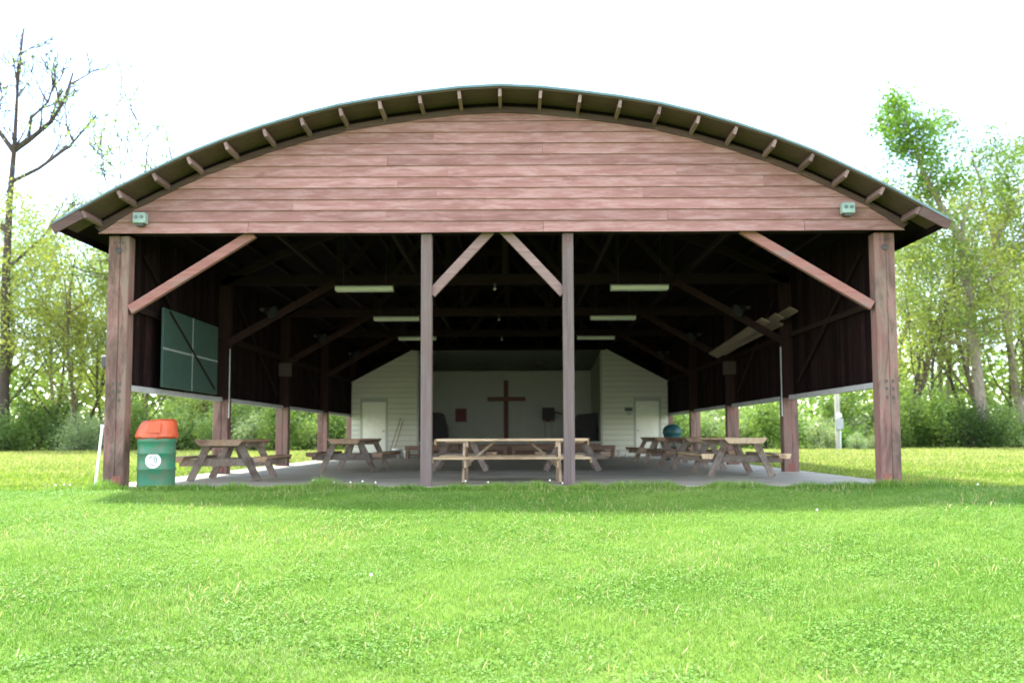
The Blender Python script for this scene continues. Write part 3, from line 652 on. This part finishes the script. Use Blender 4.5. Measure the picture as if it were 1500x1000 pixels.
pt = thing('tennis_table_top', 'green table tennis top with white lines hung on the left wall', 'table tennis top', (-5.99, 2.55, 1.67), 0)
for s in (-1, 1):
    h = obj('half_panel', bx(NB(), -0.02, 0.02, min(s*0.006, s*1.37), max(s*0.006, s*1.37), 0.0, 1.40, 0.004), M['pp'], pt)
    obj('centre_line', bx(NB(), 0.0205, 0.023, min(s*0.006, s*1.37), max(s*0.006, s*1.37), 0.665, 0.70), M['line'], h)
    obj('edge_line', bx(NB(), 0.0205, 0.0225, min(s*0.01, s*0.025), max(s*0.01, s*0.025), 0.0, 1.40), M['line'], h)
    obj('edge_line', bx(NB(), 0.0205, 0.0225, min(s*1.35, s*1.368), max(s*1.35, s*1.368), 0.0, 1.40), M['pp'], h)
obj('diagonal_strap', beam(NB(), (0.035, -1.15, 1.36), (0.035, 1.2, 0.1), 0.012, 0.045), M['darkx'], pt)

rk = thing('board_pile', 'fanned pale boards stored high along the right wall', 'boards', (0, 0, 0))
for k, (xa, za, xb, zb) in enumerate(((6.02, 3.40, 5.88, 3.02), (5.80, 3.30, 5.72, 3.0), (5.58, 3.24, 5.60, 2.98), (5.95, 3.22, 5.66, 2.95))):
    obj('board', beam(NB(), (xa, 3.9+0.25*k, za), (xb, 9.5, zb), 0.20, 0.03, (0.5, 0, 1)), M['beige'], rk)

for k, (xa, xb) in enumerate(((-4.45, -4.22), (-4.3, -4.1))):
    br_ = thing('broom', ['broom leaning on the white wall, nearer the left door', 'broom leaning on the white wall, farther from the left door'][k], 'broom', (xa-0.1, 18.72, 0), 0, 'brooms beside the left door')
    obj('handle', cyl(NB(), (0, 0.0, 0.22), (0.38-0.06*k, 0.22, 1.5-0.1*k), 0.014, n=6), M['cross'], br_)
    obj('bristles', bx(NB(), -0.14, 0.14, -0.04, 0.04, 0.0, 0.22, 0.01), M['old'], br_)
def tub(x, y, label, s):
    p = thing('plastic_tub', label, 'tub', (x, y, 0), 0, 'plastic tubs by the brooms')
    obj('body', lathe(NB(), [(0.13*s, 0), (0.165*s, 0.28*s), (0.18*s, 0.285*s), (0.18*s, 0.31*s)], 18), M['junk'], p, True)
    obj('rim', lathe(NB(), [(0.185*s, 0.305*s), (0.185*s, 0.33*s), (0.16*s, 0.335*s)], 18), M['pvc'], p)
tub(-4.25, 18.5, 'pale plastic tub on the floor below the brooms', 1.0); tub(-3.88, 18.45, 'smaller pale plastic tub next to the long bench', 0.75)
sp = thing('step_stool', 'small pale two-step stool by the right side of the stage', 'step stool', (4.1, 18.4, 0))
obj('upper_step', bx(NB(), -0.25, 0.02, -0.15, 0.18, 0.28, 0.32), M['junk'], sp); obj('lower_step', bx(NB(), 0.02, 0.28, -0.15, 0.18, 0.13, 0.17), M['junk'], sp)
for x in (-0.24, 0.0, 0.26): obj('side_leg', bx(NB(), x-0.015, x+0.015, -0.14, 0.17, 0, 0.13 if x > 0.1 else 0.28), M['junk'], sp)
wr = thing('wall_sign', 'small grey notice with a dark top line beside the right white door', 'sign', (4.56, 18.985, 1.58))
obj('plate', bx(NB(), -0.16, 0.16, -0.012, 0.0, 0.14, 0.30), M['stagefloor'], wr); obj('lower_plate', bx(NB(), -0.09, 0.10, -0.010, 0.0, 0.0, 0.12), M['recess'], wr)
obj('dark_band', bx(NB(), -0.13, 0.13, -0.016, -0.0125, 0.16, 0.28), M['bolt'], wr)
pv = thing('plastic_pipe', 'thin white plastic pipe leaning on the left front post', 'pipe', (-6.40, -0.26, -0.05))
obj('tube', cyl(NB(), (0.0, 0, 0.0), (0.045, 0.10, 1.0), 0.02, n=10), M['pvc'], pv); obj('cap', cyl(NB(), (0.045, 0.10, 1.0), (0.047, 0.104, 1.04), 0.027, n=10), M['pvc'], pv)
sw = thing('switch_box', 'small dark switch box on the outer side of the left front post', 'electrical box', (-6.40, 0.0, 1.92))
obj('box_body', bx(NB(), -0.05, 0.03, -0.06, 0.06, 0, 0.17, 0.005), M['bolt'], sw); obj('toggle', bx(NB(), -0.062, -0.051, -0.012, 0.012, 0.06, 0.11), M['metal'], sw)

up = thing('meter_pole', 'bleached wooden utility pole with grey meter box beyond the right posts', 'utility pole', (16.5, 29.5, float(ground_z(16.5, 29.5))-0.1))
obj('pole', cyl(NB(), (0, 0, 0), (0, 0, 6.2), 0.135, 0.11, 14), M['polewood'], up)
obj('meter_box', bx(NB(), -0.16, 0.20, -0.28, -0.12, 1.15, 1.70, 0.015), M['metal'], up); md = obj('meter_dome', lathe(NB(), [(0.13, 0), (0.13, 0.06), (0.10, 0.11), (0.03, 0.13)], 16), M['pvc'], up)
md.matrix_local = Matrix.Translation((0.02, -0.15, 1.84)) @ Matrix.Rotation(R(90), 4, 'X')
obj('conduit', cyl(NB(), (0.07, -0.16, 0.0), (0.07, -0.16, 1.15), 0.03, n=8), M['pvc'], up)

# dandelion clocks
proto = None; rd = random.Random(8)
spots = [(-2.6, -0.42), (-2.35, -0.40), (-2.15, -0.46), (-1.95, -0.40), (-2.9, -0.5), (-0.55, -0.45), (-0.2, -0.41), (0.75, -0.44), (0.95, -0.4), (-6.9, -0.25), (-6.75, -0.32), (-7.05, -0.2),
         (-1.05, -6.1), (3.9, -3.2), (7.0, -1.1)]
for i, (x, y) in enumerate(spots):
    z = float(ground_z(x, y)); h = rd.uniform(0.10, 0.16) if y > -1 else rd.uniform(0.07, 0.1)
    lab = 'white dandelion clock in the grass at the slab edge' if y > -0.6 else 'white dandelion clock standing in the open lawn'
    f = thing('dandelion', lab, 'dandelion', (x, y, z), rd.uniform(0, 6), 'dandelion clocks along the slab' if y > -0.6 else 'dandelion clocks in the open lawn')
    obj('stem', cyl(NB(), (0, 0, 0), (0.012, 0.0, h), 0.0022, n=5), M['stem'], f)
    bm = NB(); bmesh.ops.create_icosphere(bm, subdivisions=2, radius=0.015, matrix=Matrix.Translation((0.012, 0, h)))
    for v in bm.verts: v.co += (v.co-Vector((0.012, 0, h)))*rd.uniform(-0.25, 0.15)
    obj('seed_head', bm, M['seed'], f)

# ------------------------------------------------------------------ trees
def leaf_cloud(name, pts, n, sig, size, cols, seed, parent, zmin=0.05, flat=0.0):
    r = np.random.RandomState(seed); pts = np.array(pts); idx = r.randint(0, len(pts), n)
    p = pts[idx]+r.normal(0, 1, (n, 3))*np.array(sig); p[:, 2] = np.maximum(p[:, 2], zmin)
    a = r.normal(0, 1, (n, 3)); a[:, 2] *= 0.6; a /= np.linalg.norm(a, axis=1)[:, None]
    b = np.cross(a, r.normal(0, 1, (n, 3))); b /= np.linalg.norm(b, axis=1)[:, None]
    s = (size*r.uniform(0.55, 1.35, n))[:, None]
    v = np.stack([p-a*s*0.5, p+b*s*0.27-a*s*0.05, p+a*s*0.5, p-b*s*0.27-a*s*0.05], 1)
    ca, cb = np.array(cols[0]), np.array(cols[1]); cl = r.uniform(0, 1, len(pts))[idx]
    k = np.clip(0.6*cl+0.4*r.uniform(0, 1, n), 0, 1)[:, None]; c = (ca*(1-k)+cb*k)*r.uniform(0.8, 1.2, (n, 1))
    me = np_mesh(name, v.reshape(-1, 3), quads=np.arange(n*4).reshape(n, 4), col=np.repeat(c, 4, 0)); me.materials.append(M['leaf'])
    o = bpy.data.objects.new(name, me); C.objects.link(o); o.parent = parent; return o
def grow(mb, rnd, p, d, length, rad, level, maxl, anchors, up=0.06, kids=(4, 6), ang=(25, 60), start=0.35, wob=0.12, taper=0.35, ratio=(0.4, 0.62), minr=0.006):
    nseg = 7 if level == 0 else 4; pts = [p.copy()]; rads = [rad]; d = d.normalized()
    for i in range(nseg):
        d = (d+Vector((rnd.gauss(0, wob), rnd.gauss(0, wob), rnd.gauss(0, wob)+up))).normalized()
        p = p+d*(length/nseg); pts.append(p.copy()); rads.append(max(minr, rad*(1-(1-taper)*(i+1)/nseg)))
    mb.tube(pts, rads, 7 if level == 0 else (5 if level == 1 else 3))
    if level >= maxl-1: anchors += [tuple(q) for q in pts[1:]]
    if level >= maxl: return
    nk = rnd.randint(*kids)+(3 if level == 0 else 0)
    for k in range(nk):
        t = start+(1-start)*(k+rnd.random()*0.8)/nk if level == 0 else 0.3+0.7*(k+0.5)/nk
        i = min(int(t*nseg), nseg-1); q = pts[i].lerp(pts[i+1], t*nseg-i); ax = (pts[i+1]-pts[i]).normalized()
        side = ax.cross(Vector((rnd.gauss(0, 1), rnd.gauss(0, 1), rnd.gauss(0, 0.4)))).normalized(); an = R(rnd.uniform(*ang))
        nd = ax*math.cos(an)+side*math.sin(an)
        grow(mb, rnd, q, nd, length*rnd.uniform(*ratio)*(1.1-0.45*t if level == 0 else 1.0), rads[i]*rnd.uniform(0.4, 0.6), level+1, maxl, anchors, up, kids, ang, start, wob*1.2, 0.3, ratio, minr)
YG1 = ((0.18, 0.245, 0.055), (0.32, 0.355, 0.10)); YG2 = ((0.12, 0.21, 0.055), (0.22, 0.31, 0.09)); GR = ((0.075, 0.18, 0.025), (0.15, 0.28, 0.045))
SG = ((0.22, 0.30, 0.17), (0.33, 0.41, 0.25)); DK = ((0.03, 0.07, 0.02), (0.07, 0.125, 0.03)); MG = ((0.17, 0.28, 0.10), (0.28, 0.39, 0.15))
def tree(name, label, seed, H, rad, maxl, leafn, sig, lsize, cols, bark='bark', lean=(0, 0), group=None, **kw):
    t = thing(name, label, 'tree', (0, 0, 0), 0, group); rnd = random.Random(seed); mb = MB(); anc = []
    grow(mb, rnd, Vector((0, 0, -0.2)), Vector((lean[0], lean[1], 1)), H, rad, 0, maxl, anc, **kw)
    obj('trunk', mb, M[bark], t, True)
    if leafn: leaf_cloud('crown', anc, leafn, sig, lsize, cols, seed, t)
    return t
def put(t, x, y, rz=0, sc=1.0): t.location = (x, y, float(ground_z(x, y))); t.rotation_euler = (0, 0, rz); t.scale = (sc,)*3; return t

t = thing('bare_tree', 'tall dark nearly bare tree with forked limbs at the far left edge', 'tree'); mb = MB(); rnd = random.Random(9); anc = []
limbs = [([(0.1, 0, -0.2), (0.0, 0, 5), (-0.1, 0, 9), (-0.1, 0.1, 13.0), (0.1, 0, 15.9), (0.15, 0, 19.0), (0.3, 0.1, 22.3)], [0.27, 0.23, 0.20, 0.16, 0.12, 0.07, 0.05]),
         ([(0.1, 0, 15.7), (0.9, -0.1, 16.2), (1.95, 0, 17.2), (2.6, 0.1, 18.4), (3.0, 0.1, 19.9)], [0.15, 0.13, 0.11, 0.08, 0.05]),
         ([(-0.05, 0, 14.0), (1.3, 0.2, 14.8), (2.9, 0.2, 16.0), (4.3, 0.1, 17.6)], [0.11, 0.09, 0.07, 0.045]),
         ([(0.1, 0, 15.6), (-0.8, 0, 16.8), (-1.6, 0.2, 18.3), (-2.0, 0.2, 20.5)], [0.15, 0.11, 0.09, 0.05]),
         ([(0.9, -0.1, 16.3), (1.0, -0.1, 17.4), (1.9, -0.2, 18.2), (2.2, -0.2, 19.3)], [0.08, 0.07, 0.06, 0.045]),
         ([(0.0, 0, 9.5), (1.6, 0.3, 11.2), (2.8, 0.4, 13.4)], [0.09, 0.06, 0.02]), ([(0, 0, 11.2), (-1.6, 0.3, 12.6), (-2.9, 0.2, 14.6)], [0.09, 0.06, 0.02])]
for pts, rr in limbs:
    P_ = [Vector(p) for p in pts]; mb.tube(P_, rr, 7)
    for i in range(1, len(P_)-1):
        for q_ in range(2):
            if P_[i].z < 9: continue
            q = P_[i].lerp(P_[i+1], rnd.random()); d_ = (P_[i+1]-P_[i]).normalized()+Vector((rnd.gauss(0, 0.8), rnd.gauss(0, 0.8), rnd.uniform(0, 0.6)))
            grow(mb, rnd, q, d_, rnd.uniform(1.2, 2.6), 0.06, 1, 3, anc, kids=(3, 4), up=0.08, minr=0.026)
obj('trunk', mb, M['barkdark'], t, True); leaf_cloud('crown', anc, 1100, (0.15, 0.15, 0.15), 0.17, MG, 9, t); put(t, -27.6, 32.5, 0, 1.06)
put(tree('wispy_tree', 'thin wispy tree with sparse leaves just left of the roof eave', 33, 12.0, 0.16, 3, 3000, (0.28, 0.28, 0.28), 0.17, MG, 'bark', kids=(3, 4), ang=(25, 45), start=0.4, up=0.09, minr=0.026), -21.4, 34.0, 1.0, 1.18)
# leaning leafy tree on the right, its trunk built along a bent line
t = thing('leaning_tree', 'tall tree leaning left with a bright green leafy top above the right eave', 'tree'); mb = MB(); rnd = random.Random(4); anc = []
path = [Vector(p) for p in ((0.6, 0, -0.2), (0.3, 0, 4), (0.0, 0.1, 8), (-0.3, 0, 11.2), (-1.3, 0.1, 13.2), (-2.3, 0, 15.2), (-2.9, 0, 17.2), (-3.1, 0, 18.6))]
mb.tube(path, [0.30, 0.26, 0.24, 0.21, 0.16, 0.11, 0.06, 0.02], 8)
mb.tube([Vector((-0.3, 0, 10.8)), Vector((-0.1, 0.1, 12.2)), Vector((0.25, 0.1, 13.2)), Vector((0.4, 0.1, 13.8))], [0.16, 0.13, 0.09, 0.03], 6)
for k in range(34):
    u = rnd.uniform(0.52, 1.0); i = min(int(u*7), 6); q = path[i].lerp(path[i+1], u*7-i)
    dirn = Vector((rnd.gauss(-0.25, 1), rnd.gauss(0, 1), rnd.uniform(-0.2, 0.8)))
    grow(mb, rnd, q, dirn, rnd.uniform(1.3, 2.6)*(1.25-0.5*u), 0.05, 1, 2, anc, kids=(3, 4), up=0.05)
for k in range(22):
    q = path[1].lerp(path[3], rnd.random()); grow(mb, rnd, q, Vector((rnd.gauss(0, 1), rnd.gauss(0, 1), 0.2)), rnd.uniform(1.5, 3), 0.06, 1, 2, anc[:0], kids=(3, 4))
obj('trunk', mb, M['barkpale'], t, True); leaf_cloud('crown', anc, 7000, (0.36, 0.36, 0.32), 0.21, ((0.07, 0.17, 0.02), (0.15, 0.27, 0.04)), 6, t); put(t, 24.6, 31.8)
put(tree('forked_tree', 'broad yellow-green tree with pale trunk at the far right edge', 52, 13.8, 0.27, 3, 14000, (0.30, 0.30, 0.28), 0.18, ((0.10, 0.19, 0.04), (0.20, 0.29, 0.07)), 'barkpale', kids=(4, 5), ang=(25, 55), start=0.3, up=0.07), 27.8, 33.0, 0.5)

kinds = [tree('woodland_tree', 'x', 61, 11.5, 0.15, 3, 7500, (0.42, 0.42, 0.34), 0.18, YG1, 'bark', kids=(4, 5), start=0.22),
         tree('woodland_tree', 'x', 62, 9.5, 0.11, 3, 7500, (0.42, 0.42, 0.32), 0.17, YG1, 'barkdark', kids=(4, 5), start=0.15, ang=(35, 75)),
         tree('woodland_tree', 'x', 63, 13.5, 0.16, 3, 6500, (0.42, 0.42, 0.38), 0.18, YG2, 'barkpale', kids=(4, 5), start=0.35),
         tree('slender_tree', 'x', 64, 12.0, 0.10, 2, 1300, (0.5, 0.5, 0.45), 0.17, YG2, 'barkdark', kids=(4, 6), start=0.3)]
knames = ['airy yellow-green spring tree', 'low spreading yellow-green tree', 'taller light green tree with pale trunk', 'slender dark-stemmed tree with few leaves']
rt = random.Random(77); used = set()
def plant(k, x, y, sc=1.0, lab=None):
    side = 'left' if x < 0 else 'right'; lab = lab or f'{knames[k]} standing back in the woods {side} of the pavilion'; gr = f'{knames[k]}s in the {side} woods'
    if k not in used:
        used.add(k); t = put(kinds[k], x, y, rt.uniform(0, 6), sc); t['label'] = lab; t['group'] = gr
    else:
        t = dup(kinds[k], (x, y, float(ground_z(x, y))), rt.uniform(0, 6), sc, lab, gr)
front = [(-28.6, 34, 0, 0.95, 'airy yellow-green tree at the left frame edge, below the bare tree'), (-25.4, 33.2, 1, 1.0, 'low spreading yellow-green tree just right of the tall bare tree'),
 (-23.6, 32.6, 0, 0.92, 'airy yellow-green tree between the tall bare tree and the left front post'), (-22.2, 34.5, 1, 1.05, 'low spreading yellow-green tree right behind the left front post'),
 (-26.4, 36, 2, 0.85, 'light green pale-trunked tree behind the yellow-green ones at far left'), (-24.6, 37, 3, 1.0, 'slender dark-stemmed tree beside the left front post'),
 (-20.0, 33.0, 1, 0.85, 'low spreading tree seen under the left wall behind the green barrel'), (-18.5, 36, 0, 0.9, 'airy tree seen under the left wall past the second post'),
 (-29.8, 36, 3, 1.2, 'slender dark-stemmed tree at the left frame edge'),
 (21.3, 33.0, 3, 0.85, 'slender dark-stemmed tree just right of the right front post'), (22.4, 34.5, 0, 0.95, 'airy yellow-green tree beside the right front post'),
 (23.2, 32.8, 1, 0.95, 'low spreading yellow-green tree behind the dark evergreen bush'), (26.2, 34.0, 0, 1.05, 'airy yellow-green tree at the foot of the leaning tree'),
 (25.6, 36.5, 2, 0.8, 'light green pale-trunked tree behind the leaning tree'), (28.9, 35.5, 1, 1.1, 'low spreading yellow-green tree at the right frame edge'),
 (22.9, 37.5, 3, 1.05, 'slender dark-stemmed tree hidden mostly by the right front post'), (20.0, 34.0, 2, 0.7, 'light green pale-trunked tree under the right wall near the utility pole'),
 (24.1, 35.5, 3, 0.9, 'slender dark-stemmed tree left of the leaning trunk'), (27.0, 37.0, 3, 1.1, 'slender dark-stemmed tree right of the leaning trunk')]
for x, y, k, sc, lab in front: plant(k, x, y, sc, lab)
for k in range(34):
    s = rt.choice((-1, 1)); plant(rt.choice((0, 0, 1, 2, 3, 3)), s*rt.uniform(9, 47), rt.uniform(33, 49), rt.uniform(0.75, 1.1))

def shrub(name, label, seed, r, h, n, cols, lsize, ncl=14, group=None):
    t = thing(name, label, 'shrub', group=group); rnd = random.Random(seed); mb = MB(); pts = []
    for k in range(ncl):
        a = rnd.uniform(0, 6.28); rr = r*math.sqrt(rnd.random())*0.8; z = h*rnd.uniform(0.15, 0.92)*(1-0.45*(rr/r)**2)
        q = Vector((rr*math.cos(a), rr*math.sin(a), z)); pts.append(tuple(q)); pts.append(tuple(q*0.75))
        mb.tube([Vector((rr*0.15*math.cos(a), rr*0.15*math.sin(a), -0.1)), q*0.5+Vector((0, 0, 0.1*h)), q*1.05], [0.035, 0.025, 0.008], 4)
    obj('stems', mb, M['barkdark'], t); leaf_cloud('foliage', pts, n, (r*0.20, r*0.20, h*0.13), lsize, cols, seed, t); return t
sk = [shrub('shrub', 'x', 81, 1.5, 2.9, 4200, MG, 0.15), shrub('shrub', 'x', 82, 1.3, 2.2, 3800, SG, 0.13), shrub('shrub', 'x', 83, 1.4, 3.4, 4200, YG2, 0.16), shrub('shrub', 'x', 84, 1.1, 1.6, 3000, GR, 0.12)]
sn = ['mid green leafy shrub', 'pale sage green shrub', 'tall yellow-green shrub', 'low bright green bush']; su = set()
def bush(k, x, y, sc):
    side = 'left' if x < -6 else ('right' if x > 6 else 'rear'); lab = f'{sn[k]} along the {side} edge of the lawn'; gr = f'{sn[k]}s along the {side} lawn edge'
    if k not in su: su.add(k); t = put(sk[k], x, y, rt.uniform(0, 6), sc); t['label'] = lab; t['group'] = gr
    else: dup(sk[k], (x, y, float(ground_z(x, y))), rt.uniform(0, 6), sc, lab, gr)
x = -46
while x < 46:
    k = rt.choice((0, 0, 1, 1, 2, 2, 3)); bush(k, x, rt.uniform(30.5, 33.0), rt.uniform(0.75, 1.15)); x += rt.uniform(1.1, 1.8)
    if rt.random() < 0.6: bush(rt.choice((0, 2)), x+rt.uniform(-0.6, 0.6), rt.uniform(34, 37), rt.uniform(0.9, 1.4))
put(shrub('evergreen_bush', 'dark green evergreen bush at the lawn edge right of the pavilion', 91, 1.5, 2.7, 6500, DK, 0.12, 26), 23.6, 30.6)
for k, (x, y, sc) in enumerate(((17.2, 28.9, 0.42), (18.2, 29.2, 0.36), (26.2, 29.5, 0.4))):
    dup(sk[1], (x, y, float(ground_z(x, y))), k*1.3, sc, ['low grey-green clump at the foot of the utility pole', 'low grey-green clump just right of the utility pole', 'low grey-green clump on the lawn at the far right edge'][k], 'low grey-green clumps on the right lawn')

# far woods as one mass
rs = np.random.RandomState(40); n = 90000; x = rs.uniform(-75, 75, n); y = rs.uniform(48, 66, n)
top = 7.3+2.2*lown(x, y*0, 0.16)+1.5*lown(x, y, 0.5); z = top*rs.uniform(0, 1, n)**1.7+0.2
fw = leaf_cloud('far_woods', np.stack([x, y, z], 1), n, (0.3, 0.3, 0.3), 0.55, YG2, 12, None)
tag(fw, 'hazy mass of spring woods far behind the pavilion', 'woods', kind='stuff')
